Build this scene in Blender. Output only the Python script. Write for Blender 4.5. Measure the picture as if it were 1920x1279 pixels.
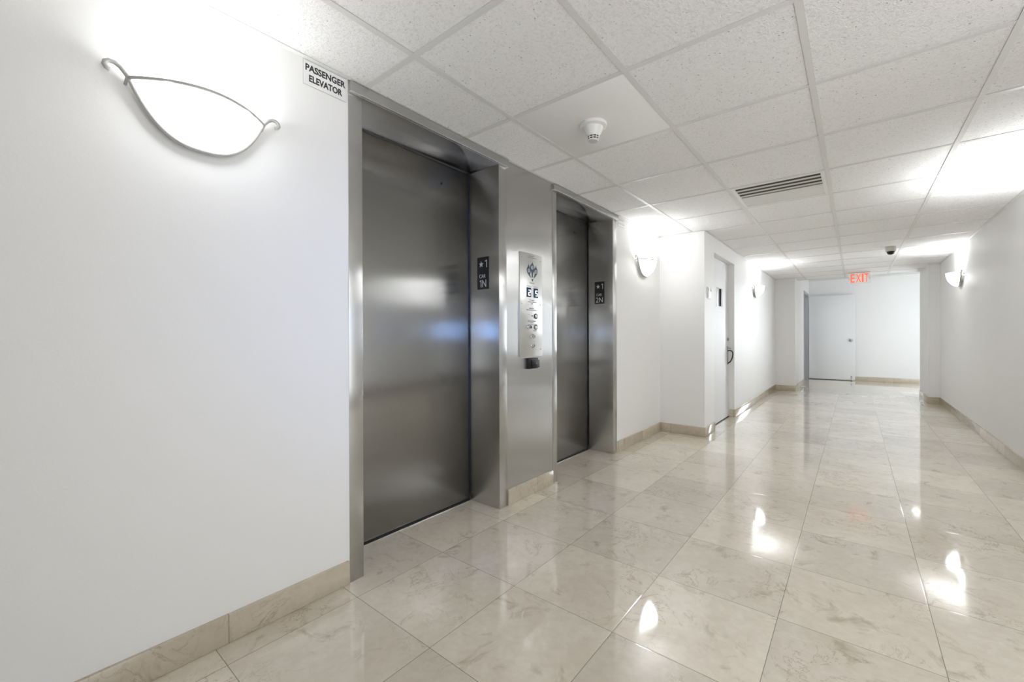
import bpy, bmesh, math, random
from mathutils import Vector, Matrix

for o in list(bpy.data.objects):
    bpy.data.objects.remove(o, do_unlink=True)
SC = bpy.context.scene
COL = SC.collection
random.seed(7)

# ------------------------------------------------------------------ camera
PITCH, YAW, ROLL = -.0018, .6696, -.0031
FPX, CX, CY, CAM_H = 791.15, 977.0, 633.0, 1.0612
HC = 2.1716                                    # underside of the ceiling grid
cy_, sy_ = math.cos(YAW), math.sin(YAW)
fh, rh, up0 = Vector((-sy_, cy_, 0)), Vector((cy_, sy_, 0)), Vector((0, 0, 1))
fw = fh*math.cos(PITCH) + up0*math.sin(PITCH)
upv = up0*math.cos(PITCH) - fh*math.sin(PITCH)
rt = rh*math.cos(ROLL) + upv*math.sin(ROLL)
upv = upv*math.cos(ROLL) - rh*math.sin(ROLL)
cam_d = bpy.data.cameras.new('camera')
cam = bpy.data.objects.new('camera', cam_d)
COL.objects.link(cam)
cam.matrix_world = Matrix(((rt.x, upv.x, -fw.x, 0), (rt.y, upv.y, -fw.y, 0), (rt.z, upv.z, -fw.z, CAM_H), (0, 0, 0, 1)))
cam_d.sensor_width = 36
cam_d.lens = 36*FPX/1920
cam_d.shift_x = -(CX-960)/1920
cam_d.shift_y = (CY-639.5)/1920
cam_d.clip_start = .02
SC.camera = cam

# ------------------------------------------------------------------ light and exposure
SIDE_W = 24                                      # power of the added fill lamp beside the camera
SC.view_settings.view_transform = 'Standard'
SC.view_settings.look = 'None'
SC.view_settings.gamma = 1
SC.view_settings.use_curve_mapping = False
SC.view_settings.exposure = .7
SC.cycles.use_denoising = True
SC.cycles.max_bounces = 14
SC.cycles.diffuse_bounces = 8
SC.cycles.glossy_bounces = 6
SC.cycles.sample_clamp_indirect = 6
W = bpy.data.worlds.new('daylight'); SC.world = W
W.use_nodes = True
W.node_tree.nodes['Background'].inputs[0].default_value = (.96, .98, 1.0, 1)
W.node_tree.nodes['Background'].inputs[1].default_value = .12

def area(name, loc, target, sx, sy, power, color):
    d = bpy.data.lights.new(name, 'AREA'); d.shape = 'RECTANGLE'; d.size = sx; d.size_y = sy
    d.energy = power; d.color = color
    o = bpy.data.objects.new(name, d); COL.objects.link(o); o.location = loc
    o.rotation_euler = (Vector(target)-Vector(loc)).to_track_quat('-Z', 'Y').to_euler()
    return o
# daylight through the lobby windows, beyond the far right corner; two added lamps follow
area('lobby_daylight', (3.3, 11.6, 1.3), (0, 11.6, 1.2), 1.9, 2.0, 6, (.78, .89, 1.0))
area('far_corridor_fill', (1.75, 12.5, 1.35), (.9, 4, 1.25), 1.2, 1.7, 36, (.86, .93, 1.0)).data.spread = math.radians(75)  # unseen lamp added to brighten the middle of the corridor
area('side_room_fill', (-1.7, 11.9, 2.2), (-1.7, 11.9, 0), .5, .5, 5, (.9, .95, 1.0))  # unseen lamp added to light the doorway's far jamb
# unseen fill lamp, added in a made-up opening of the right wall
area('side_opening_fill', (1.36, .75, 1.12), (-1.2, 2.75, 1.3), 1.9, 2.0, SIDE_W, (.97, .985, 1.0))
# blue daylight outside the window in the right wall, behind the camera
area('window_daylight', (1.25, -1.35, 1.27), (-1.9, 1.9, 1.15), .75, .5, 1.35, (.22, .45, 1.0)).data.spread = math.radians(32)
NEAR_W = .45                                     # the sconce nearest the camera
SCONCE_W = 7.5                                   # watts of each sconce bulb
BOWL_E = 6.5                                    # emission of the frosted bowls

# ------------------------------------------------------------------ materials
def new_mat(name):
    m = bpy.data.materials.new(name); m.use_nodes = True
    nt = m.node_tree
    return m, nt, nt.nodes['Principled BSDF']
def N(nt, kind, **kw):
    n = nt.nodes.new(kind)
    for k, v in kw.items(): setattr(n, k, v)
    return n
def MATH(nt, op, a, b=None):
    n = N(nt, 'ShaderNodeMath', operation=op)
    for i, v in enumerate((a, b)):
        if v is None: continue
        if isinstance(v, (int, float)): n.inputs[i].default_value = v
        else: nt.links.new(v, n.inputs[i])
    return n.outputs[0]
def MIX(nt, fac, a, b, blend='MIX'):
    n = N(nt, 'ShaderNodeMix', data_type='RGBA', blend_type=blend)
    for s, v in ((0, fac), (6, a), (7, b)):
        if isinstance(v, (int, float)): n.inputs[s].default_value = v
        elif isinstance(v, tuple): n.inputs[s].default_value = v if len(v) == 4 else v+(1,)
        else: nt.links.new(v, n.inputs[s])
    return n.outputs[2]
def RAMP(nt, fac, stops, interp='LINEAR'):
    n = N(nt, 'ShaderNodeValToRGB'); n.color_ramp.interpolation = interp
    e = n.color_ramp.elements
    while len(e) < len(stops): e.new(.5)
    for i, (p, c) in enumerate(stops):
        e[i].position = p
        e[i].color = (c, c, c, 1) if isinstance(c, (int, float)) else c+(1,)
    nt.links.new(fac, n.inputs[0])
    return n.outputs[0]
def NOISE(nt, vec, scale, detail=3, rough=.5, dist=0):
    n = N(nt, 'ShaderNodeTexNoise')
    n.inputs['Scale'].default_value = scale; n.inputs['Detail'].default_value = detail
    n.inputs['Roughness'].default_value = rough; n.inputs['Distortion'].default_value = dist
    nt.links.new(vec, n.inputs['Vector'])
    return n.outputs[0]
def BUMP(nt, p, h, strength, dist):
    n = N(nt, 'ShaderNodeBump'); n.inputs['Strength'].default_value = strength; n.inputs['Distance'].default_value = dist
    nt.links.new(h, n.inputs['Height']); nt.links.new(n.outputs[0], p.inputs['Normal'])
def simple(name, col, rough=.5, metal=0, emit=0, ecol=None, spec=.5):
    m, nt, p = new_mat(name)
    p.inputs['Base Color'].default_value = col+(1,)
    p.inputs['Roughness'].default_value = rough
    p.inputs['Metallic'].default_value = metal
    p.inputs['Specular IOR Level'].default_value = spec
    if emit:
        p.inputs['Emission Color'].default_value = (ecol or col)+(1,)
        p.inputs['Emission Strength'].default_value = emit
    return m
def worldpos(nt):
    return N(nt, 'ShaderNodeNewGeometry').outputs['Position']

def mat_wall(name, col, spec=.3):
    m, nt, p = new_mat(name)
    pos = worldpos(nt)
    n1 = NOISE(nt, pos, 1.3, 4)
    dark = tuple(c*.965 for c in col)
    c = MIX(nt, n1, dark, col)
    nt.links.new(c, p.inputs['Base Color'])
    p.inputs['Roughness'].default_value = .5
    p.inputs['Specular IOR Level'].default_value = spec
    BUMP(nt, p, NOISE(nt, pos, 160, 3, .6), .06, .004)
    return m

def mat_marble(name, c_light, c_mid, c_dark, grid, rough, grout=True):
    """polished cream marble; grid = (origin x, origin y, pitch) of the tile joints in world metres"""
    m, nt, p = new_mat(name)
    pos = worldpos(nt)
    sep = N(nt, 'ShaderNodeSeparateXYZ'); nt.links.new(pos, sep.inputs[0])
    gx = MATH(nt, 'DIVIDE', MATH(nt, 'SUBTRACT', sep.outputs[0], grid[0]), grid[2])
    gy = MATH(nt, 'DIVIDE', MATH(nt, 'SUBTRACT', sep.outputs[1], grid[1]), grid[2])
    ix, iy = MATH(nt, 'FLOOR', gx), MATH(nt, 'FLOOR', gy)
    cell = N(nt, 'ShaderNodeCombineXYZ'); nt.links.new(ix, cell.inputs[0]); nt.links.new(iy, cell.inputs[1])
    wn = N(nt, 'ShaderNodeTexWhiteNoise', noise_dimensions='3D'); nt.links.new(cell.outputs[0], wn.inputs['Vector'])
    # every slab is cut from another spot of the stone
    off = N(nt, 'ShaderNodeVectorMath', operation='MULTIPLY_ADD')
    nt.links.new(wn.outputs['Color'], off.inputs[0]); off.inputs[1].default_value = (37, 37, 37); nt.links.new(pos, off.inputs[2])
    v = off.outputs[0]
    cloud = NOISE(nt, v, 3.2, 5, .62, .6)
    fine = NOISE(nt, v, 26, 5, .65, .3)
    base = MIX(nt, RAMP(nt, cloud, [(.33, 0), (.68, 1)]), c_mid, c_light)
    base = MIX(nt, RAMP(nt, fine, [(.38, .28), (.62, 0)]), base, c_dark)
    # broken veins: thin bands of a warped noise, kept where a second noise allows them
    vn = NOISE(nt, v, 4.8, 7, .66, .9)
    vein = RAMP(nt, MATH(nt, 'ABSOLUTE', MATH(nt, 'SUBTRACT', vn, .5)), [(.0, 1), (.012, 0)])
    keep = RAMP(nt, NOISE(nt, v, 2.3, 2), [(.48, 0), (.60, 1)])
    vmask = MATH(nt, 'MULTIPLY', MATH(nt, 'MULTIPLY', vein, keep), .55)
    base = MIX(nt, vmask, base, (.30, .21, .115))
    blot = RAMP(nt, NOISE(nt, v, 7.5, 4, .7, .8), [(.58, 0), (.72, .6)])
    base = MIX(nt, blot, base, (.40, .33, .225))
    tone = MATH(nt, 'ADD', MATH(nt, 'MULTIPLY', wn.outputs['Value'], .20), .83)
    tn = N(nt, 'ShaderNodeCombineXYZ')
    for i in range(3): nt.links.new(tone, tn.inputs[i])
    base = MIX(nt, 1.0, base, tn.outputs[0], 'MULTIPLY')
    if grout:
        fx_, fy_ = MATH(nt, 'FRACT', gx), MATH(nt, 'FRACT', gy)
        dx = MATH(nt, 'MINIMUM', fx_, MATH(nt, 'SUBTRACT', 1, fx_))
        dy = MATH(nt, 'MINIMUM', fy_, MATH(nt, 'SUBTRACT', 1, fy_))
        dd = MATH(nt, 'MINIMUM', dx, dy)
        line = MATH(nt, 'LESS_THAN', dd, .0011/grid[2])
        base = MIX(nt, MATH(nt, 'MULTIPLY', line, .75), base, (.13, .11, .085))
        # slabs do not lie perfectly flush: tilt each reflection a hair
        h = RAMP(nt, dd, [(0, 0), (.012, 1)])
        BUMP(nt, p, h, .25, .001)
    nt.links.new(base, p.inputs['Base Color'])
    r = MATH(nt, 'ADD', MATH(nt, 'MULTIPLY', cloud, .07), rough)
    nt.links.new(r, p.inputs['Roughness'])
    p.inputs['Specular IOR Level'].default_value = .75
    p.inputs['Coat Weight'].default_value = .35 if grout and rough < .1 else .05
    p.inputs['Coat Roughness'].default_value = .02
    return m

def mat_steel(name, col, rough, aniso):
    m, nt, p = new_mat(name)
    pos = worldpos(nt)
    g = N(nt, 'ShaderNodeNewGeometry')
    cr = N(nt, 'ShaderNodeVectorMath', operation='CROSS_PRODUCT')
    nt.links.new(g.outputs['Normal'], cr.inputs[0]); cr.inputs[1].default_value = (.002, 0, 1)
    nrm = N(nt, 'ShaderNodeVectorMath', operation='NORMALIZE'); nt.links.new(cr.outputs[0], nrm.inputs[0])
    nt.links.new(nrm.outputs[0], p.inputs['Tangent'])
    # fine brushing, vertical hairlines, and slow waviness of the sheet
    mp = N(nt, 'ShaderNodeMapping'); mp.inputs['Scale'].default_value = (900, 900, 10); nt.links.new(pos, mp.inputs['Vector'])
    hair = NOISE(nt, mp.outputs[0], 1, 2)
    c = MIX(nt, hair, tuple(x*.98 for x in col), tuple(min(1, x*1.02) for x in col))
    nt.links.new(c, p.inputs['Base Color'])
    p.inputs['Metallic'].default_value = 1
    r = MATH(nt, 'ADD', MATH(nt, 'MULTIPLY', hair, .01), rough-.005)
    nt.links.new(r, p.inputs['Roughness'])
    p.inputs['Anisotropic'].default_value = aniso
    BUMP(nt, p, NOISE(nt, pos, 2.2, 0), .06, .02)
    return m

def mat_ceiling(name):
    m, nt, p = new_mat(name)
    pos = worldpos(nt)
    sep = N(nt, 'ShaderNodeSeparateXYZ'); nt.links.new(pos, sep.inputs[0])
    ix = MATH(nt, 'FLOOR', MATH(nt, 'DIVIDE', MATH(nt, 'SUBTRACT', sep.outputs[0], -1.9755), .6096))
    iy = MATH(nt, 'FLOOR', MATH(nt, 'DIVIDE', MATH(nt, 'SUBTRACT', sep.outputs[1], 1.0506), .6096))
    cell = N(nt, 'ShaderNodeCombineXYZ'); nt.links.new(ix, cell.inputs[0]); nt.links.new(iy, cell.inputs[1])
    wn = N(nt, 'ShaderNodeTexWhiteNoise', noise_dimensions='3D'); nt.links.new(cell.outputs[0], wn.inputs['Vector'])
    # pits and short fissures, denser in some tiles than in others
    mp = N(nt, 'ShaderNodeMapping'); mp.inputs['Scale'].default_value = (1, 1, 1); nt.links.new(pos, mp.inputs['Vector'])
    warp = N(nt, 'ShaderNodeVectorMath', operation='MULTIPLY_ADD')
    nz = N(nt, 'ShaderNodeTexNoise'); nz.inputs['Scale'].default_value = 70; nt.links.new(pos, nz.inputs['Vector'])
    nt.links.new(nz.outputs['Color'], warp.inputs[0]); warp.inputs[1].default_value = (.016,)*3; nt.links.new(pos, warp.inputs[2])
    vo = N(nt, 'ShaderNodeTexVoronoi'); vo.inputs['Scale'].default_value = 85; nt.links.new(warp.outputs[0], vo.inputs['Vector'])
    sepc = N(nt, 'ShaderNodeSeparateColor'); nt.links.new(vo.outputs['Color'], sepc.inputs[0])
    dens = MATH(nt, 'ADD', MATH(nt, 'MULTIPLY', wn.outputs['Value'], .32), .08)
    on = MATH(nt, 'LESS_THAN', sepc.outputs[0], dens)
    size = MATH(nt, 'MULTIPLY', sepc.outputs[1], .26)
    pit = MATH(nt, 'MULTIPLY', on, MATH(nt, 'LESS_THAN', vo.outputs['Distance'], size))
    rough_n = NOISE(nt, pos, 95, 4, .6, .5)
    fineb = NOISE(nt, pos, 240, 3, .6)
    base = MIX(nt, RAMP(nt, rough_n, [(.36, .45), (.5, 0)]), (.90, .898, .89), (.70, .695, .675))
    base = MIX(nt, MATH(nt, 'MULTIPLY', pit, .72), base, (.28, .27, .24))
    nt.links.new(base, p.inputs['Base Color'])
    p.inputs['Roughness'].default_value = .9
    p.inputs['Specular IOR Level'].default_value = .15
    hgt = MATH(nt, 'SUBTRACT', MATH(nt, 'ADD', MATH(nt, 'MULTIPLY', rough_n, 1.0), MATH(nt, 'MULTIPLY', fineb, .35)), MATH(nt, 'MULTIPLY', pit, .8))
    BUMP(nt, p, hgt, .9, .0065)
    return m

GRID_F = (-1.5949, .9322, .4549)
M = {}
M['wall'] = mat_wall('painted wall', (.86, .857, .85))
M['floor'] = mat_marble('cream marble floor', (.83, .775, .67), (.735, .67, .56), (.60, .52, .40), GRID_F, .03)
M['base'] = mat_marble('cream marble skirting', (.63, .56, .455), (.56, .485, .38), (.47, .395, .29), (GRID_F[0], .515, .4545), .12)
M['ceil'] = mat_ceiling('fissured ceiling tile')
M['tee'] = simple('ceiling grid paint', (.70, .70, .68), .45)
M['plain'] = mat_wall('smooth ceiling panel', (.85, .85, .84), .2)
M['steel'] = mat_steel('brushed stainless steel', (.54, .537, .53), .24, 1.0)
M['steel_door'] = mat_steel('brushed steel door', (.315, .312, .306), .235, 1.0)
M['plate'] = mat_steel('satin steel plate', (.66, .66, .65), .34, .5)
M['chrome'] = simple('chrome', (.75, .75, .74), .15, 1)
M['nickel'] = simple('satin nickel', (.42, .42, .41), .3, 1)
M['black'] = simple('black', (.012, .012, .011), .4)
M['black_plastic'] = simple('black plastic', (.012, .012, .011), .42, spec=.3)
M['gap_shade'] = simple('painted gap shade', (.01, .01, .01), .8)  # black that stands for shade in the gaps under doors
M['white_plastic'] = simple('white plastic', (.80, .80, .78), .4)
M['offwhite'] = simple('off white casing', (.60, .60, .565), .45)
M['door'] = mat_wall('painted door', (.80, .805, .815), .4)
M['sign_white'] = simple('white sign', (.82, .82, .82), .3)
M['sign_pale'] = simple('pale lettering', (.50, .49, .49), .5)
M['letter_silver'] = simple('silver lettering', (.62, .62, .60), .35, .3)
M['ink'] = simple('black ink', (.015, .015, .018), .5)
M['grey_ink'] = simple('grey ink', (.16, .16, .17), .5)
M['rust_ink'] = simple('faded ink', (.45, .38, .33), .5)
M['emblem'] = simple('slate emblem', (.022, .045, .075), .45)
M['rod'] = simple('pewter rod', (.48, .475, .45), .45, .1)
M['bowl'] = simple('lit frosted glass', (.85, .85, .83), .35, 0, BOWL_E, (.965, .98, 1.0))
M['screen'] = simple('display window', (.012, .028, .06), .45, spec=.2)
M['digit'] = simple('lit digit', (.6, .8, 1), .4, 0, 2.2, (.70, .88, 1.0))
M['exit_red'] = simple('lit red lettering', (.8, .10, .04), .4, 0, .62, (1.0, .12, .05))
M['grey_frame'] = simple('grey door frame', (.34, .34, .36), .45)
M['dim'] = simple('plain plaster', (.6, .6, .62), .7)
M['downlight'] = simple('lit downlight lens', (.9, .9, .9), .4, 0, 14, (1, .97, .92))
M['alu'] = simple('aluminium blade', (.70, .70, .67), .38, .55)
M['dark_alu'] = simple('dark plenum', (.055, .055, .05), .6)
m, nt, p = new_mat('window glass'); p.inputs['Base Color'].default_value = (.9, .93, .98, 1); p.inputs['Roughness'].default_value = .2
M['glass_pane'] = m
m, nt, p = new_mat('clear acrylic')
p.inputs['Base Color'].default_value = (.97, .98, .98, 1); p.inputs['Roughness'].default_value = .05; p.inputs['Alpha'].default_value = .22
M['acrylic'] = m

# ------------------------------------------------------------------ mesh helpers
def bx(bm, x0, x1, y0, y1, z0, z1, bev=0, seg=2):
    t = bmesh.new()
    bmesh.ops.create_cube(t, size=1)
    for v in t.verts:
        v.co = Vector(((x0+x1)/2 + v.co.x*(x1-x0), (y0+y1)/2 + v.co.y*(y1-y0), (z0+z1)/2 + v.co.z*(z1-z0)))
    if bev:
        bmesh.ops.bevel(t, geom=t.edges[:], offset=bev, segments=seg, affect='EDGES', profile=.5)
    merge(bm, t)
def merge(bm, t):
    me = bpy.data.meshes.new('tmp'); t.to_mesh(me); t.free(); bm.from_mesh(me); bpy.data.meshes.remove(me)
def tube(bm, pts, r, seg=10, caps=True):
    pts = [Vector(q) for q in pts]
    rings = []; up = None
    for i, q in enumerate(pts):
        d = (pts[min(i+1, len(pts)-1)]-pts[max(i-1, 0)]).normalized()
        if up is None:
            up = Vector((0, 0, 1)) if abs(d.z) < .9 else Vector((1, 0, 0))
        s = d.cross(up).normalized(); up = s.cross(d).normalized()
        rr = r[i] if isinstance(r, (list, tuple)) else r
        rings.append([bm.verts.new(q + s*(rr*math.cos(2*math.pi*k/seg)) + up*(rr*math.sin(2*math.pi*k/seg))) for k in range(seg)])
    for a, b in zip(rings, rings[1:]):
        for k in range(seg):
            bm.faces.new((a[k], a[(k+1) % seg], b[(k+1) % seg], b[k]))
    if caps:
        bm.faces.new(rings[0][::-1]); bm.faces.new(rings[-1])
def lathe(bm, prof, seg=32, axis='z', c=(0, 0, 0), cap0=True, cap1=True):
    """prof = [(radius, height)...] turned about the axis"""
    rings = []
    for r, h in prof:
        ring = []
        for k in range(seg):
            a = 2*math.pi*k/seg
            u, v = r*math.cos(a), r*math.sin(a)
            co = {'z': (u, v, h), 'y': (u, h, -v), 'x': (h, u, v)}[axis]
            ring.append(bm.verts.new(Vector(co)+Vector(c)))
        rings.append(ring)
    for a, b in zip(rings, rings[1:]):
        for k in range(seg):
            bm.faces.new((a[k], a[(k+1) % seg], b[(k+1) % seg], b[k]))
    if cap0: bm.faces.new(rings[0][::-1])
    if cap1: bm.faces.new(rings[-1])
def prism(bm, outline, z0, z1):
    a = [bm.verts.new((x, y, z0)) for x, y in outline]; b = [bm.verts.new((x, y, z1)) for x, y in outline]
    n = len(a)
    bm.faces.new(a[::-1]); bm.faces.new(b)
    for i in range(n): bm.faces.new((a[i], a[(i+1) % n], b[(i+1) % n], b[i]))
def link(name, me, mat, parent=None, smooth=False):
    o = bpy.data.objects.new(name, me); COL.objects.link(o)
    if mat and not me.materials: me.materials.append(mat)
    if parent: o.parent = parent
    return o
def obj(name, bm, mat, parent=None, smooth=False):
    bmesh.ops.recalc_face_normals(bm, faces=bm.faces)
    me = bpy.data.meshes.new(name); bm.to_mesh(me); bm.free()
    if smooth:
        for f in me.polygons: f.use_smooth = True
        me.set_sharp_from_angle(angle=math.radians(38))
    return link(name, me, mat, parent)
def box(name, mat, dims, parent=None, bev=0):
    bm = bmesh.new(); bx(bm, *dims, bev=bev); return obj(name, bm, mat, parent, smooth=bev > 0)
def tag(o, label, cat, group=None):
    o['label'] = label; o['category'] = cat
    if group: o['group'] = group
    return o
def frame(origin, out):
    """wall frame seen from in front: x to the right, y up, z out of the wall"""
    z = Vector(out); y = Vector((0, 0, 1)); x = y.cross(z)
    return Matrix(((x.x, y.x, z.x, origin[0]), (x.y, y.y, z.y, origin[1]), (x.z, y.z, z.z, origin[2]), (0, 0, 0, 1)))
def thing(name, label, cat, mat4, group=None):
    o = bpy.data.objects.new(name, None); COL.objects.link(o)
    o.empty_display_size = .05
    o.matrix_world = mat4
    return tag(o, label, cat, group)
def structure(name, boxes, mat, parent=None, bev=0):
    bm = bmesh.new()
    for b in boxes: bx(bm, *b, bev=bev)
    o = obj(name, bm, mat, parent, smooth=bev > 0)
    if not parent: o['kind'] = 'structure'
    return o
def text_mesh(txt, size, weight=0, xscale=1.0, depth=.0006, align='CENTER', spacing=1.0):
    cu = bpy.data.curves.new('lettering', 'FONT')
    cu.body = txt; cu.size = size; cu.offset = weight; cu.extrude = depth; cu.align_x = align; cu.align_y = 'CENTER'
    cu.space_character = spacing; cu.resolution_u = 4
    o = bpy.data.objects.new('lettering', cu); COL.objects.link(o)
    bpy.context.view_layer.update()
    me = bpy.data.meshes.new_from_object(o.evaluated_get(bpy.context.evaluated_depsgraph_get()))
    bpy.data.objects.remove(o, do_unlink=True); bpy.data.curves.remove(cu)
    for v in me.vertices: v.co.x *= xscale
    return me
def fit_text(name, txt, w, h, cx, cyy, z, mat, parent, weight=0, depth=.0006):
    """lettering scaled to a w x h box centred at (cx, cyy)"""
    me = text_mesh(txt, 1, weight, depth=0)
    xs = [v.co.x for v in me.vertices]; ys = [v.co.y for v in me.vertices]
    sx, sy = w/(max(xs)-min(xs)), h/(max(ys)-min(ys))
    mx, my = (max(xs)+min(xs))/2, (max(ys)+min(ys))/2
    bm = bmesh.new(); bm.from_mesh(me); bpy.data.meshes.remove(me)
    r = bmesh.ops.extrude_face_region(bm, geom=bm.faces[:])
    top = [v for v in r['geom'] if isinstance(v, bmesh.types.BMVert)]
    tops = set(top)
    for v in bm.verts:
        v.co = Vector(((v.co.x-mx)*sx+cx, (v.co.y-my)*sy+cyy, z+(depth if v in tops else -.0004)))
    return obj(name, bm, mat, parent)

# ------------------------------------------------------------------ the setting
XL, XR = -1.715, 1.035           # corridor walls
XB = -1.24                       # wall face beyond the elevators
YB, YE, YR, YF = 4.675, 9.66, 9.15, 12.75
XE, XS = -.905, .90              # narrower passage at the end
Y0 = -2.0                        # corridor left open behind the camera, an added way in for daylight
HL = 2.425                       # lobby ceiling

structure('floor', [(-2.6, 3.6, Y0, 13.0, -.1, 0)], M['floor'])

structure('wall_left', [
    (XL-.15, XL, Y0, .967, 0, HC+.12),
], M['wall'])
structure('wall_left_pier', [(XL-.24, XL-.006, 2.036, 2.514, 0, HC+.12)], M['wall'])
structure('wall_left_end_pier', [(XL-.15, XL, 3.575, YB+.1, 0, HC+.12)], M['wall'])
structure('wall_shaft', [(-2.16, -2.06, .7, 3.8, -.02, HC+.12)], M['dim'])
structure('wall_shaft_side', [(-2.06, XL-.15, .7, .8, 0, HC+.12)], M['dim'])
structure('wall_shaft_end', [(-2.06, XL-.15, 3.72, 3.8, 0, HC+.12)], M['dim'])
DY0, DY1, DZ = 5.06, 6.068, 2.0
structure('wall_left_projection', [
    (XL-.1, XB, YB, YB+.1, 0, HC+.12),
    (XB-.2, XB, YB+.1, DY0, 0, HC+.12),
    (XB-.2, XB, DY1, YE+.1, 0, HC+.12),
    (XB-.2, XB, DY0, DY1, DZ, HC+.12),
    (XB-.3, XB-.2, DY0-.1, DY1+.1, 0, HC),
], M['wall'])
OY0, OY1, OZ = 11.45, 12.42, 2.03
structure('wall_left_end', [
    (XB-.2, XE, YE, YE+.12, 0, HL+.05),
    (XE-.12, XE, YE+.12, OY0, 0, HL+.05),
    (XE-.12, XE, OY1, YF, 0, HL+.05),
    (XE-.12, XE, OY0, OY1, OZ, HL+.05),
], M['wall'])
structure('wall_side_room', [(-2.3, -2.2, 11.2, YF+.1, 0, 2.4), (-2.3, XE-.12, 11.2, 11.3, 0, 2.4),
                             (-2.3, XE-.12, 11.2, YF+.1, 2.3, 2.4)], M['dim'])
OP0, OP1 = -.35, 1.85                             # unseen opening, added so the fill lamp can shine in
WY0, WY1, WZ0, WZ1 = -1.75, -.95, .95, 1.6
structure('wall_right', [
    (XR, XR+.15, Y0, WY0, 0, HC+.12), (XR, XR+.15, WY1, OP0, 0, HC+.12), (XR, XR+.15, OP1, YR+.1, 0, HC+.12), (XR, XR+.15, OP0, OP1, 2.12, HC+.12),
    (XR, XR+.15, WY0, WY1, 0, WZ0), (XR, XR+.15, WY0, WY1, WZ1, HC+.12),
], M['wall'])
structure('wall_right_end', [(XS, XR+.15, YR, 10.25, 0, HL+.05), (XR+.15, 3.6, 10.13, 10.25, 0, HL+.05)], M['wall'])
structure('wall_far', [(-2.3, 3.6, YF, YF+.12, 0, HL+.05)], M['wall'])
structure('ceiling_lobby', [(-1.3, 3.6, 10.0, YF+.12, HL, HL+.1)], M['plain'])

# window behind the camera in the right wall
wn = bpy.data.objects.new('window_1', None); COL.objects.link(wn); wn.location = (XR, (WY0+WY1)/2, WZ0); wn['kind'] = 'structure'
bm = bmesh.new()
hw, hh = (WY1-WY0)/2, WZ1-WZ0
for b in ((-hw, -hw+.05, 0, hh), (hw-.05, hw, 0, hh), (-hw, hw, 0, .05), (-hw, hw, hh-.05, hh), (-.02, .02, 0, hh)):
    bx(bm, .03, .09, b[0], b[1], b[2], b[3])
obj('window_frame', bm, M['white_plastic'], wn)

# ---- ceiling: lay-in tiles in an exposed grid
T, GX, GY = .6096, -1.9755, 1.0506
CE = 10.1
VENT = (2, 4); PLAIN = (1, 1)
bm = bmesh.new()
def tile_rects():
    for i in range(0, 5):
        for j in range(-6, 15):
            x0, x1 = GX+i*T, GX+(i+1)*T; y0, y1 = GY+j*T, GY+(j+1)*T
            y1 = min(y1, CE); y0 = max(y0, Y0)
            if y1-y0 < .03: continue
            yield i, j, x0, x1, y0, y1
for i, j, x0, x1, y0, y1 in tile_rects():
    if (i, j) in (VENT, PLAIN): continue
    xa = max(x0, XL-.4 if .8 < (y0+y1)/2 < 3.7 else XL-.02) if i == 0 else x0
    if i == 0 and y0 < 3.7: xa = XL-.4
    g = .0095
    bx(bm, (xa if i == 0 else x0+g), (XR+.01 if i == 4 else x1-g), y0+g, y1-g, HC+.003, HC+.02, bev=.003, seg=1)
bx(bm, -2.3, XR+.1, Y0, CE, HC+.05, HC+.13)                         # deck above the grid
bx(bm, -2.2, XR+.1, CE-.02, CE, HC+.0, HL+.1)                        # end face towards the lobby
o = obj('ceiling', bm, M['ceil']); o['kind'] = 'structure'
bm = bmesh.new()
for i in range(1, 5):
    x = GX+i*T
    y1 = YB if i == 1 else CE
    bx(bm, x-.012, x+.012, Y0, y1, HC, HC+.0025); bx(bm, x-.003, x+.003, Y0, y1, HC+.0025, HC+.035)
for j in range(-6, 15):
    y = GY+j*T
    if not Y0 < y < CE: continue
    xa = XL-.01 if y < YB else XB-.01
    bx(bm, xa, XR+.01, y-.012, y+.012, HC+.0006, HC+.0028); bx(bm, xa, XR+.01, y-.003, y+.003, HC+.0025, HC+.035)
# wall angle
for x0, x1, y0, y1 in ((XL, XL+.022, Y0, .96), (XL, XL+.016, 2.03, 2.53), (XL, XL+.022, 3.6, YB), (XL, XB, YB-.022, YB), (XB, XB+.022, YB, YE),
                       (XR-.022, XR, Y0, YR), (XS, XR, YR-.022, YR), (XB, XE, YE-.022, YE), (XE-.02, XR, CE-.022, CE)):
    bx(bm, x0, x1, y0, y1, HC-.0012, HC+.0015)
o = obj('trim_1', bm, M['tee']); o['kind'] = 'structure'

# ---- marble baseboards
BH, BT = .1, .012
def skirting(name, boxes):
    bm = bmesh.new()
    for b in boxes: bx(bm, *b, 0, BH, bev=.004)
    o = obj(name, bm, M['base'], smooth=True); o['kind'] = 'structure'
skirting('baseboard_left', [(XL-.01, XL+BT, Y0, .963), (XL-.01, XL+BT, 2.024, 2.525), (XL-.01, XL+BT, 3.585, YB)])
skirting('baseboard_left_projection', [(XL, XB+BT, YB-BT, YB+.01), (XB-.01, XB+BT, YB+.0105, DY0-.01), (XB-.01, XB+BT, DY1-BT, YE), (XB-.06, XB-.0105, DY1-BT, DY1+.01)])
skirting('baseboard_left_end', [(XB, XE+BT, YE-BT, YE+.01), (XE-.01, XE+BT, YE+.0105, 11.37)])
skirting('baseboard_right', [(XR-BT, XR+.01, Y0, OP0), (XR-BT, XR+.01, OP1, YR)])
skirting('baseboard_right_end', [(XS-BT, XR, YR-BT, YR+.01), (XS-BT, XS+.01, YR+.0105, 10.25)])
skirting('baseboard_far', [(XE, 3.4, YF-BT, YF+.01)])

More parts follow.
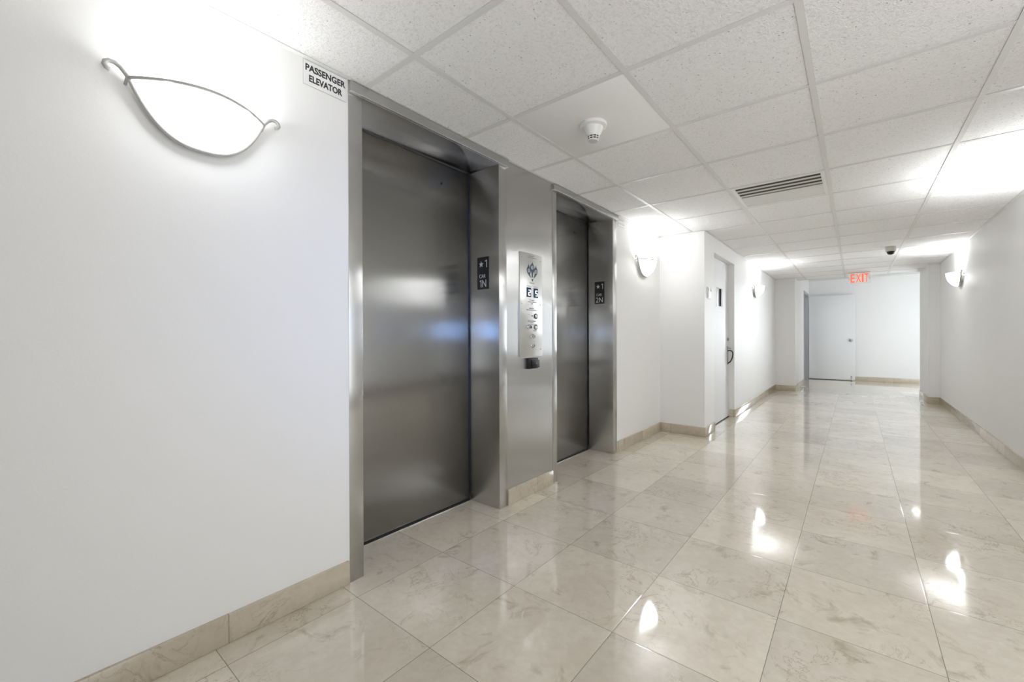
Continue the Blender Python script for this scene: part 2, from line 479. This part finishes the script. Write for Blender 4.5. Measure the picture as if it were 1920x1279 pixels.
# ------------------------------------------------------------------ elevators
def elevator(label, yl, y0, y1, yr, hy0, hy1):
    """yl..y0 near jamb, y0..y1 clear opening, y1..yr far jamb"""
    XF, XD, ZS = -1.712, -1.97, 2.122
    fx = Matrix.Translation((XF, (y0+y1)/2, 0))
    e = thing('elevator_entrance', label, 'elevator', fx, 'elevator entrances in the left wall')
    def L(d): return (d[0]-XF, d[1]-XF, d[2]-(y0+y1)/2, d[3]-(y0+y1)/2, d[4], d[5])
    box('jamb', M['steel'], L((XD+.008, XF, yl, y0, 0, ZS)), e, .0025)
    box('jamb', M['steel'], L((XD+.008, XF, y1, yr, 0, ZS)), e, .0025)
    bm = bmesh.new()
    bx(bm, *L((XD+.008, XF, yl, yr, ZS, HC-.003)), bev=.002)
    bx(bm, *L((XF-.01, XF+.013, hy0, hy1, ZS+.001, HC-.004)), bev=.002)
    obj('header', bm, M['steel'], e, True)
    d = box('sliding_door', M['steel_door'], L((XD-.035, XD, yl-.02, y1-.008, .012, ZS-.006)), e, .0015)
    bm = bmesh.new()
    lathe(bm, [(.0075, 0), (.0075, .0012), (.0045, .0012)], 20, 'x', (XD-XF, y0+.68-(y0+y1)/2, 1.995), True, False)
    k = obj('door_keyhole', bm, M['black'], d)
    bm = bmesh.new()
    bx(bm, *L((XD-.05, XD+.012, y0, y1, 0, .0035)))
    obj('sill', bm, M['chrome'], e)
    box('sill_gap_shade', M['gap_shade'], L((XD-.04, XD+.0015, y0, y1, .0036, .0115)), e)  # black strip painting the shade in the gap under the sliding door
    return e
elevator('near stainless steel elevator door and frame, with the black plate reading CAR 1N', .967, 1.033, 1.947, 2.02, .970, 2.032)
elevator('farther stainless steel elevator door and frame, with the black plate reading CAR 2N', 2.531, 2.585, 3.50, 3.575, 2.536, 3.602)

pn = box('steel_wall_panel', M['steel'], (XL-.006, -1.7145, 2.02, 2.531, .1, HC-.002))
tag(pn, 'brushed stainless steel panel filling the wall between the two elevator doors', 'wall panel')

# floor and car plates on the far jambs
def one(name, cx_, cyy, w, h, parent):
    bm = bmesh.new(); st = .0055
    x1 = cx_+w/2; x0 = x1-st; yt, yb = cyy+h/2, cyy-h/2
    prism(bm, [(x0, yb), (x1, yb), (x1, yt), (x0+.001, yt), (cx_-w/2, yt-.007), (cx_-w/2+.002, yt-.0115), (x0, yt-.0075)], .003, .0042)
    return obj(name, bm, M['letter_silver'], parent)
def car_plate(y, car):
    fx = frame((-1.845, y, 1.3625), (0, -1, 0))
    t = thing('car_plate', 'black plate with star, 1 and CAR %s on the elevator door jamb' % car, 'sign', fx, 'black car plates on the elevator jambs')
    w, h = .098, .2035
    box('backing', M['black'], (-w/2, w/2, 0, h, 0, .003), t)
    bm = bmesh.new(); pts = []
    for k in range(10):
        a = math.pi/2 + k*math.pi/5; r = .0215 if k % 2 == 0 else .0088
        pts.append((-.0145+r*math.cos(a)*.95, .158+r*math.sin(a)))
    prism(bm, pts, .003, .0042); obj('star', bm, M['letter_silver'], t)
    one('numeral', .026, .160, .017, .047, t)
    fit_text('lettering', 'CAR', .054, .023, -.004, .083, .003, M['letter_silver'], t, depth=.001)
    if car[0] == '1':
        one('car_number', -.021, .036, .014, .046, t)
        fit_text('car_number', 'N', .034, .046, .011, .036, .003, M['letter_silver'], t, depth=.0012)
    else:
        fit_text('car_number', car, .07, .046, -.002, .036, .003, M['letter_silver'], t, depth=.0012)
car_plate(1.947, '1N'); car_plate(3.50, '2N')

# wall signs
def wall_sign(y0, y1, z0, z1, lines, ink, label, bold):
    fx = frame((XL, (y0+y1)/2, z0), (1, 0, 0)); w, h = y1-y0, z1-z0
    t = thing('wall_sign', label, 'sign', fx)
    box('sign_edge', M['sign_pale'], (-w/2-.0012, w/2+.0012, -.0012, h+.0012, 0, .003), t)
    box('sign_plate', M['sign_white'], (-w/2, w/2, 0, h, .003, .004), t)
    for txt, cyy, ww, hh in lines:
        fit_text('lettering', txt, ww*w, hh*h, .01*w, cyy*h, .004, ink, t, bold)
wall_sign(.779, .957, 2.071, 2.166, [('PASSENGER', .725, .94, .29), ('ELEVATOR', .30, .78, .29)], M['ink'],
          'small white sign reading PASSENGER ELEVATOR in black capitals under the ceiling', .03)
wall_sign(3.604, 3.745, 2.085, 2.166, [('SERVICE', .72, .74, .24), ('ELEVATOR', .32, .86, .24)], M['sign_pale'],
          'small white sign with faded grey lettering beside the farther elevator', .004)

# ---- call station
fx = frame((-1.7145, 2.273, .928), (1, 0, 0))
cs = thing('call_station', 'tall steel elevator call panel with flame emblem and lit floor displays', 'control panel', fx)
PW, PH = .25, .692
box('faceplate', M['plate'], (-PW/2, PW/2, 0, PH, 0, .005), cs, .0012)
def sx(u): return (u-.5)*PW           # u across the plate 0..1, v down from the top 0..1
def sv(v): return (1-v)*PH
def ticks(name, rows, mat):
    """print far too small to read: rows of tiny uneven strokes"""
    bm = bmesh.new()
    for (u0, u1, v, h) in rows:
        x = sx(u0)
        while x < sx(u1):
            w = random.uniform(.002, .0045)
            hh = h*random.uniform(.75, 1)
            bx(bm, x, min(x+w, sx(u1)), sv(v)-hh/2, sv(v)+hh/2, .005, .0054)
            x += w+random.choice((.0012, .0012, .0028))
    return obj(name, bm, mat, cs)
for r_ in [(.40, .62, .024, .0045), (.32, .74, .040, .0045), (.42, .62, .285, .0055),
                      (.40, .62, .452, .0055), (.34, .74, .470, .0055), (.40, .62, .532, .0055), (.28, .76, .548, .006),
                      (.34, .70, .655, .0065), (.45, .58, .672, .005), (.40, .64, .690, .005), (.58, .74, .748, .0055)]:
    ticks('small_print', [r_], M['grey_ink'])
for r_ in [(.30, .48, .318, .006), (.60, .78, .318, .006), (.34, .44, .592, .003), (.35, .45, .612, .003)]:
    ticks('small_print', [r_], M['rust_ink'])
# flame emblem: three leaves rising from one point
bm = bmesh.new()
def leaf(ctrl):
    q = [(a, .078+(b-.055)*.75) for a, b in ctrl]
    for _ in range(2):
        n = []
        for i, a in enumerate(q):
            b = q[(i+1) % len(q)]
            n += [(a[0]*.75+b[0]*.25, a[1]*.75+b[1]*.25), (a[0]*.25+b[0]*.75, a[1]*.25+b[1]*.75)]
        q = n
    prism(bm, [(sx(a), sv(b)) for a, b in q], .005, .0056)
leaf([(.545, .055), (.545, .055), (.60, .095), (.645, .130), (.625, .170), (.585, .195), (.565, .225), (.57, .255), (.52, .262), (.515, .225), (.505, .195), (.455, .165), (.435, .130), (.47, .095), (.53, .075)])
leaf([(.375, .085), (.375, .085), (.40, .110), (.435, .140), (.475, .175), (.455, .205), (.435, .225), (.49, .262), (.49, .270), (.40, .240), (.315, .205), (.285, .165), (.335, .125), (.37, .100)])
leaf([(.71, .092), (.71, .092), (.73, .120), (.79, .155), (.775, .195), (.70, .232), (.60, .272), (.60, .262), (.64, .225), (.655, .195), (.615, .170), (.63, .145), (.69, .112)])
leaf([(.49, .272), (.525, .283), (.548, .272), (.57, .283), (.60, .274), (.575, .290), (.55, .312), (.545, .312), (.52, .290)])
em = obj('emblem', bm, M['emblem'], cs)
for cxu, cv, ch in ((.54, .134, 'E'), (.385, .168, 'G'), (.70, .168, 'T')):
    bm = bmesh.new()
    c0 = (sx(cxu), sv(cv), .0058)
    tube(bm, [(c0[0]+.0115*math.cos(a*math.pi/12), c0[1]+.0115*math.sin(a*math.pi/12), c0[2]) for a in range(25)], .0013, 6, False)
    r = obj('ring', bm, M['sign_white'], em)
    fit_text('letter', ch, .010, .012, c0[0], c0[1], .0056, M['sign_white'], em, .01, .0006)
SEG = {'2': 'abged', '5': 'afgcd'}
for cu, dg in ((.385, '2'), (.70, '5')):
    dw, dh = .050, .063
    cxm, cym = sx(cu), sv(.378)
    d = box('floor_display', M['screen'], (cxm-dw/2, cxm+dw/2, cym-dh/2, cym+dh/2, .004, .0062), cs)
    w, h, th, ox, oy = .020, .034, .0052, cxm+.006, cym-.002
    seg = {'a': (-w/2, w/2, h/2-th/2, h/2+th/2), 'g': (-w/2, w/2, -th/2, th/2), 'd': (-w/2, w/2, -h/2-th/2, -h/2+th/2),
           'f': (-w/2-th/2, -w/2+th/2, 0, h/2), 'b': (w/2-th/2, w/2+th/2, 0, h/2),
           'e': (-w/2-th/2, -w/2+th/2, -h/2, 0), 'c': (w/2-th/2, w/2+th/2, -h/2, 0)}
    bm = bmesh.new()
    for s in SEG[dg]:
        a = seg[s]; bx(bm, ox+a[0], ox+a[1], oy+a[2], oy+a[3], .006, .0066)
    obj('digit', bm, M['digit'], d)
for u, v in ((.085, .05), (.92, .055), (.085, .49), (.92, .49), (.085, .93), (.92, .93)):
    bm = bmesh.new(); lathe(bm, [(.0042, .005), (.0042, .0062), (.002, .0072)], 14, 'z', (sx(u), sv(v), 0))
    obj('screw', bm, M['nickel'], cs, True)
for u, v, w in ((.53, .486, .011), (.535, .604, .014)):
    box('indicator', M['black'], (sx(u)-w/2, sx(u)+w/2, sv(v)-.003, sv(v)+.003, .005, .0058), cs)
def ring_button(u, v, mat_ring):
    bm = bmesh.new(); c0 = (sx(u), sv(v), .006)
    tube(bm, [(c0[0]+.0155*math.cos(a*math.pi/16), c0[1]+.0155*math.sin(a*math.pi/16), c0[2]) for a in range(33)], .0032, 8, False)
    rg = obj('button_ring', bm, mat_ring, cs, True)
    bm = bmesh.new(); lathe(bm, [(.012, .005), (.012, .0075), (.0105, .0085)], 24, 'z', (sx(u), sv(v), 0))
    bt = obj('button', bm, M['plate'], rg, True)
    bm = bmesh.new(); bx(bm, sx(u)-.0014, sx(u)+.0014, sv(v)-.006, sv(v)+.006, .0084, .0089); obj('button_mark', bm, M['grey_ink'], rg)
ring_button(.70, .606, M['black']); ring_button(.70, .713, M['grey_ink'])
def key_switch(u, v, dark):
    bm = bmesh.new(); lathe(bm, [(.0175, .005), (.0175, .009), (.0145, .012), (.0125, .020), (.0105, .0225)], 28, 'z', (sx(u), sv(v), 0))
    k = obj('key_switch', bm, M['chrome'], cs, True)
    bm = bmesh.new(); bx(bm, sx(u)-.0016, sx(u)+.0016, sv(v)-.007, sv(v)+.007, .0222, .0229)
    obj('key_slot', bm, M['black'], k)
    if dark:
        bm = bmesh.new(); lathe(bm, [(.0098, .0223), (.0098, .0233)], 20, 'z', (sx(u), sv(v)-.0015, 0)); obj('key_cap', bm, M['black'], k)
key_switch(.385, .712, True); key_switch(.54, .805, False); key_switch(.545, .893, False)

# ---- black card reader under the call station
fx = frame((-1.7145, 2.273, .846), (1, 0, 0))
cr = thing('card_reader', 'small black card reader box under the elevator call panel', 'card reader', fx)
box('housing', M['black_plastic'], (-.058, .058, 0, .073, 0, .022), cr, .007)
box('cover', M['black_plastic'], (-.025, .060, .006, .058, .020, .030), cr, .004)
bm = bmesh.new(); lathe(bm, [(.0035, .0295), (.0035, .0306)], 14, 'z', (.022, .034, 0)); obj('indicator_lens', bm, M['chrome'], cr)

# ------------------------------------------------------------------ wall sconces
A_, B_, H_ = .18, .104, .148
def kb(t): return max(0, 1-abs(t)**1.95)
def kh(t): return max(0, 1-abs(t)**2.7)
OFF = .026                                   # how far the scroll frame stands off the wall
def sconce_meshes():
    nt_, ns = 56, 14
    bm = bmesh.new(); grid = []
    for i in range(nt_+1):
        t = -1+2*i/nt_; t = math.copysign(abs(t)**.85, t)
        row = []
        b, h = B_*kb(t)+.003, H_*kh(t)
        row.append(bm.verts.new((A_*t*.985, .019*min(1, kb(t)*4), b+OFF+.003)))
        for s in range(ns+1):
            th = math.pi/2*s/ns
            q = 2/1.75
            row.append(bm.verts.new((A_*t*.985, -h*math.sin(th)**q, b*max(0, math.cos(th))**q+OFF)))
        grid.append(row)
    for a, b in zip(grid, grid[1:]):
        for k in range(len(a)-1): bm.faces.new((a[k], a[k+1], b[k+1], b[k]))
    bmesh.ops.remove_doubles(bm, verts=bm.verts, dist=.0004)
    bmesh.ops.recalc_face_normals(bm, faces=bm.faces)
    bmesh.ops.solidify(bm, geom=bm.faces[:], thickness=.003)
    me1 = bpy.data.meshes.new('glass_bowl'); bm.to_mesh(me1); bm.free()
    bm = bmesh.new()
    pts = []
    hook = [(-.222, -.006), (-.232, -.006), (-.238, .004), (-.236, .016), (-.226, .024), (-.212, .024), (-.198, .016), (-.188, .004)]
    pts += [(x, y+.012, OFF) for x, y in hook]
    for i in range(1, 48):
        t = -1+2*i/48
        pts.append((A_*t, -(H_+.004)*kh(t), OFF-.001))
    pts += [(-x, y+.012, OFF) for x, y in hook[::-1]]
    # smooth the polyline once
    pts = [Vector(q) for q in pts]
    for _ in range(2):
        pts = [pts[0]]+[(pts[i-1]+pts[i]*2+pts[i+1])/4 for i in range(1, len(pts)-1)]+[pts[-1]]
    tube(bm, pts, [.006+.0025*min(1, max(0, -q.y/.05)) for q in pts], 12)
    tube(bm, [(-.185, .0, OFF-.002), (-.185, -.01, .0)], .004, 8); tube(bm, [(.185, .0, OFF-.002), (.185, -.01, .0)], .004, 8)
    me2 = bpy.data.meshes.new('scroll_frame'); bmesh.ops.recalc_face_normals(bm, faces=bm.faces); bm.to_mesh(me2); bm.free()
    bm = bmesh.new()
    tube(bm, [(A_*(-1+2*i/48), .0, OFF+B_*kb(-1+2*i/48)+.007) for i in range(49)], .0058, 10)
    me3 = bpy.data.meshes.new('rim_rod'); bmesh.ops.recalc_face_normals(bm, faces=bm.faces); bm.to_mesh(me3); bm.free()
    bm = bmesh.new()
    bx(bm, -.06, .06, -.085, -.02, 0, .012, bev=.003)
    me4 = bpy.data.meshes.new('wall_mount'); bm.to_mesh(me4); bm.free()
    bm = bmesh.new()
    ou = [((A_+.004)*(-1+2*i/40), -(H_+.006)*kh(-1+2*i/40)) for i in range(41)]
    prism(bm, [(x, y*.985) for x, y in ou]+[(-x, .004) for x, y in ou[1:-1:4]][:0], OFF-.006, OFF-.002)
    bmesh.ops.recalc_face_normals(bm, faces=bm.faces)
    me5 = bpy.data.meshes.new('back_pan'); bm.to_mesh(me5); bm.free()
    for me in (me1, me2, me3):
        for f in me.polygons: f.use_smooth = True
    return me1, me2, me3, me4, me5
SM = sconce_meshes()
LAMP = bpy.data.lights.new('bulb', 'AREA'); LAMP.shape = 'RECTANGLE'; LAMP.size = .22; LAMP.size_y = .07; LAMP.energy = SCONCE_W; LAMP.color = (.95, .972, 1.0)
LAMP5 = LAMP.copy(); LAMP5.energy = 4.8
LAMP4 = LAMP.copy(); LAMP4.energy = 1.5
LAMP3 = LAMP.copy(); LAMP3.energy = 22
LAMP0 = LAMP.copy(); LAMP0.energy = NEAR_W
def sconce(origin, out, label, lamp=None):
    s = thing('wall_sconce', label, 'wall lamp', frame(origin, out), 'half bowl sconces along the corridor walls')
    link('glass_bowl', SM[0], M['bowl'], s); link('scroll_frame', SM[1], M['rod'], s)
    link('rim_rod', SM[2], M['rod'], s); link('wall_mount', SM[3], M['white_plastic'], s)
    link('back_pan', SM[4], M['white_plastic'], s)
    b = bpy.data.objects.new('bulb', lamp or LAMP); COL.objects.link(b); b.parent = s; b.location = (0, -.012, .072); b.rotation_euler = (math.pi/2, 0, 0)
SZ = 1.832
sconce((XL, .443, SZ), (1, 0, 0), 'large lit half-bowl wall sconce nearest the camera, left of the elevators', LAMP0)
sconce((XL, 4.187, SZ), (1, 0, 0), 'lit half-bowl wall sconce on the left wall just past the farther elevator', LAMP4)
sconce((XB, 7.50, SZ-.01), (1, 0, 0), 'small lit half-bowl wall sconce on the left wall beyond the side door', LAMP5)
sconce((XR, 7.51, SZ-.01), (-1, 0, 0), 'lit half-bowl wall sconce on the right wall near the corridor end', LAMP5)
sconce((XR, 4.10, SZ), (-1, 0, 0), 'lit half-bowl sconce on the right wall, reflected in the steel doors', LAMP3)

# ------------------------------------------------------------------ ceiling fixtures
px, py = GX+(PLAIN[0]+.5)*T, GY+(PLAIN[1]+.5)*T
o = box('ceiling_panel', M['plain'], (px-T/2+.0095, px+T/2-.0095, py-T/2+.0095, py+T/2-.0095, HC+.001, HC+.014), None, .004)
tag(o, 'smooth white ceiling panel that carries the smoke detector', 'ceiling panel')
SDX, SDY = -1.075, 1.972
sd = thing('smoke_detector', 'white round smoke detector with black slots under the smooth ceiling panel', 'smoke detector', Matrix.Translation((SDX, SDY, HC+.001)))
bm = bmesh.new(); lathe(bm, [(.070, 0), (.0715, -.006), (.070, -.014), (.062, -.018), (.052, -.019), (.052, -.022)], 48); obj('base', bm, M['white_plastic'], sd, True)
bm = bmesh.new(); lathe(bm, [(.052, -.020), (.049, -.030), (.041, -.048), (.0325, -.062)], 48); obj('body', bm, M['white_plastic'], sd, True)
bm = bmesh.new(); lathe(bm, [(.0275, -.060), (.0245, -.083)], 32); obj('sensor_core', bm, M['black'], sd, True)
bm = bmesh.new()
for (r0, z0_), (r1, z1_) in (((.0325, -.0615), (.0318, -.0645)), ((.0305, -.0715), (.0298, -.0745)), ((.0278, -.081), (.0265, -.086))):
    lathe(bm, [(r0-.004, z0_), (r0, z0_), (r1, z1_), (r1-.004, z1_)], 32, cap0=False, cap1=False)
for k in range(10):
    a = 2*math.pi*k/10+.15
    tube(bm, [(.032*math.cos(a), .032*math.sin(a), -.062), (.0272*math.cos(a), .0272*math.sin(a), -.084)], .0021, 6)
obj('cage', bm, M['white_plastic'], sd, False)
bm = bmesh.new(); lathe(bm, [(.0255, -.0845), (.0235, -.0885), (.012, -.089)], 32); obj('cap', bm, M['offwhite'], sd, True)
# two-way slot grille filling one tile
vx, vy = GX+(VENT[0]+.5)*T, GY+(VENT[1]+.5)*T
vt = thing('ceiling_vent', 'square ceiling air vent with dark slots on one half and pale blades on the other', 'air vent', Matrix.Translation((vx, vy, HC)))
hw = T/2-.0125; inn = hw-.022
bm = bmesh.new()
for b in ((-hw, -inn, -hw, hw), (inn, hw, -hw, hw), (-inn, inn, -hw, -inn), (-inn, inn, inn, hw)): bx(bm, *b, .0, .006)
for b in ((-hw, -inn+.004, -hw, hw), (inn-.004, hw, -hw, hw)): bx(bm, *b, .006, .05)
obj('vent_frame', bm, M['white_plastic'], vt)
box('plenum', M['dark_alu'], (-hw, hw, -hw, hw, .045, .05), vt)
def blade(y, lean, mat):
    bm = bmesh.new()
    y_, d, th = y, .040, .0016
    prof = []
    for k in range(6):
        u = k/5
        prof.append((y_+lean*(d*u*(1-.35*u)), .003+(.040 if lean > 0 else .016)*u))
    v0 = [bm.verts.new((-inn+.004, a, b)) for a, b in prof]+[bm.verts.new((-inn+.004, a+th, b)) for a, b in prof[::-1]]
    v1 = [bm.verts.new((inn-.004, a.co.y, a.co.z)) for a in v0]
    n = len(v0)
    bm.faces.new(v0); bm.faces.new(v1[::-1])
    for i in range(n): bm.faces.new((v0[i], v1[i], v1[(i+1) % n], v0[(i+1) % n]))
    obj('blade', bm, mat, vt)
for k in range(7): blade(-inn+.012+k*.0385, -1, M['dark_alu'] if k % 2 else M['alu'])
box('centre_bar', M['alu'], (-inn+.004, inn-.004, -.004, .006, .001, .012), vt)
for k in range(7): blade(.046+k*.0372, -1, M['white_plastic'])
# camera dome
cd = thing('security_camera', 'small boxy security camera with black dome on the far ceiling', 'security camera', Matrix.Translation((.353, 7.03, HC)))
bm = bmesh.new(); lathe(bm, [(.055, .0), (.056, -.012), (.052, -.052), (.047, -.056)], 32); obj('housing', bm, M['offwhite'], cd, True)
bm = bmesh.new(); lathe(bm, [(.040, -.055), (.039, -.066), (.033, -.082), (.020, -.092), (.006, -.095)], 32); obj('dome', bm, M['black_plastic'], cd, True)
# lobby downlight
dl = thing('downlight', 'bright round downlight in the lobby ceiling, mirrored in the polished floor', 'ceiling light', Matrix.Translation((.95, 11.4, HL)))
bm = bmesh.new(); lathe(bm, [(.085, 0), (.085, -.006), (.062, -.006), (.06, 0)], 32, cap0=False, cap1=False); obj('trim_ring', bm, M['white_plastic'], dl, True)
bm = bmesh.new(); lathe(bm, [(.062, -.001), (.062, -.004)], 32); obj('lens', bm, M['downlight'], dl)

# exit sign
ex = thing('exit_sign', 'red lit EXIT sign with arrows, hanging at the corridor end', 'exit sign', frame((.06, 9.5, 1.975), (0, -1, 0)))
box('sign_canopy', M['white_plastic'], (-.15, .15, HC-1.975-.014, HC-1.975, -.025, .025), ex, .003)
box('acrylic_panel', M['acrylic'], (-.155, .155, .005, HC-1.975-.012, -.004, .004), ex)
for ch, x, w in (('E', -.092, .062), ('X', -.012, .072), ('I', .047, .026), ('T', .099, .062)):
    fit_text('letter', ch, w*.94, .146, x, .099, .005, M['exit_red'], ex, .008, .002)
for s in (-1, 1):
    bm = bmesh.new(); prism(bm, [(s*.146, .093), (s*.132, .115), (s*.126, .115), (s*.138, .093), (s*.126, .071), (s*.132, .071)], .0045, .0065)
    obj('arrow', bm, M['rust_ink'], ex)

# ------------------------------------------------------------------ doors
d1 = bpy.data.objects.new('door_1', None); COL.objects.link(d1); d1.location = (XB-.07, (DY0+DY1)/2, 0)
d1['kind'] = 'structure'
hwd = (DY1-DY0)/2
# slab with the vision panel cut out (y, z local)
wy0, wy1, wz0, wz1 = 5.45-5.564, 5.755-5.564, 1.42, 1.662
bm = bmesh.new()
for y0, y1, z0, z1 in ((-hwd+.003, wy0, .012, DZ-.004), (wy1, hwd-.003, .012, DZ-.004), (wy0, wy1, .012, wz0), (wy0, wy1, wz1, DZ-.004)):
    bx(bm, -.045, 0, y0, y1, z0, z1)
bmesh.ops.remove_doubles(bm, verts=bm.verts, dist=1e-5)
obj('door_slab', bm, M['door'], d1)
bm = bmesh.new()
for y0, y1, z0, z1 in ((wy0, wy0+.012, wz0, wz1), (wy1-.03, wy1, wz0, wz1), (wy0, wy1, wz0, wz0+.01), (wy0, wy1, wz1-.01, wz1)):
    bx(bm, -.04, .002, y0, y1, z0, z1)
vf = obj('vision_frame', bm, M['door'], d1)
box('vision_dark_strip', M['black'], (-.03, -.002, wy1-.068, wy1-.03, wz0+.01, wz1-.01), d1)  # black strip standing in for the pane's dark right reveal
box('vision_pane', M['glass_pane'], (-.03, -.022, wy0, wy1, wz0, wz1), d1)
box('threshold_gap_shade', M['gap_shade'], (-.045, .001, -hwd, hwd, 0, .0115), d1)  # solid black strip in place of the shaded gap below the slab
hy = 6.0-5.564
bm = bmesh.new(); lathe(bm, [(.022, 0), (.022, .008), (.016, .012), (.015, .02)], 20, 'x', (0, hy, 1.02)); obj('deadbolt', bm, M['nickel'], d1, True)
bm = bmesh.new(); bx(bm, 0, .006, hy-.02, hy+.02, .69, .93, bev=.002); hp = obj('handle_plate', bm, M['nickel'], d1, True)
bm = bmesh.new()
tube(bm, [(.004, hy, .872), (.03, hy, .876), (.052, hy, .868), (.064, hy, .85), (.066, hy, .82), (.060, hy, .785), (.048, hy, .75), (.03, hy, .722), (.005, hy, .706)], .0075, 10)
obj('pull_handle', bm, M['black_plastic'], d1, True)
bm = bmesh.new(); tube(bm, [(.004, hy, .905), (.03, hy, .905), (.045, hy, .895)], .006, 8); obj('thumb_latch', bm, M['nickel'], d1, True)

# entry plate beside that door
t = thing('wall_plate', 'small white and grey box on the wall left of the side door', 'wall plate', frame((XB, 4.835, 1.47), (1, 0, 0)))
box('backplate', M['white_plastic'], (-.07, .07, 0, .118, 0, .012), t, .002)
box('dark_strip', M['nickel'], (-.045, -.012, .012, .108, .012, .016), t)
box('indicator', M['grey_ink'], (.028, .048, .075, .098, .012, .014), t)

# door swung open against the far wall, and the frame it belongs to
d2 = bpy.data.objects.new('door_2', None); COL.objects.link(d2); d2.location = (XE, 12.60, 0); d2['kind'] = 'structure'
box('door_slab', M['door'], (.012, .905, 0, .042, .016, 2.032), d2, .002)
bm = bmesh.new(); lathe(bm, [(.033, 0), (.033, -.007), (.013, -.011), (.013, -.028), (.026, -.036), (.030, -.05), (.026, -.062), (.010, -.066)], 28, 'y', (.832, 0, .955)); obj('door_knob', bm, M['nickel'], d2, True)
bm = bmesh.new()
bx(bm, .822, .852, -.006, 0, .06, .12, bev=.002); tube(bm, [(.837, -.008, .10), (.837, -.03, .05), (.837, -.045, .012)], .007, 8)
sp = obj('door_stop', bm, M['nickel'], d2, True)
bm = bmesh.new(); lathe(bm, [(.013, .0), (.014, .012), (.010, .016)], 16, 'z', (.837, -.047, 0)); obj('rubber_foot', bm, M['black'], sp, True)
structure('trim_2', [(XE-.14, XE+.012, OY0-.07, OY0+.012, 0, OZ+.05), (XE-.14, XE+.012, OY1-.012, OY1+.07, 0, OZ+.05), (XE-.14, XE+.012, OY0+.012, OY1-.012, OZ-.012, OZ+.05)], M['grey_frame'])
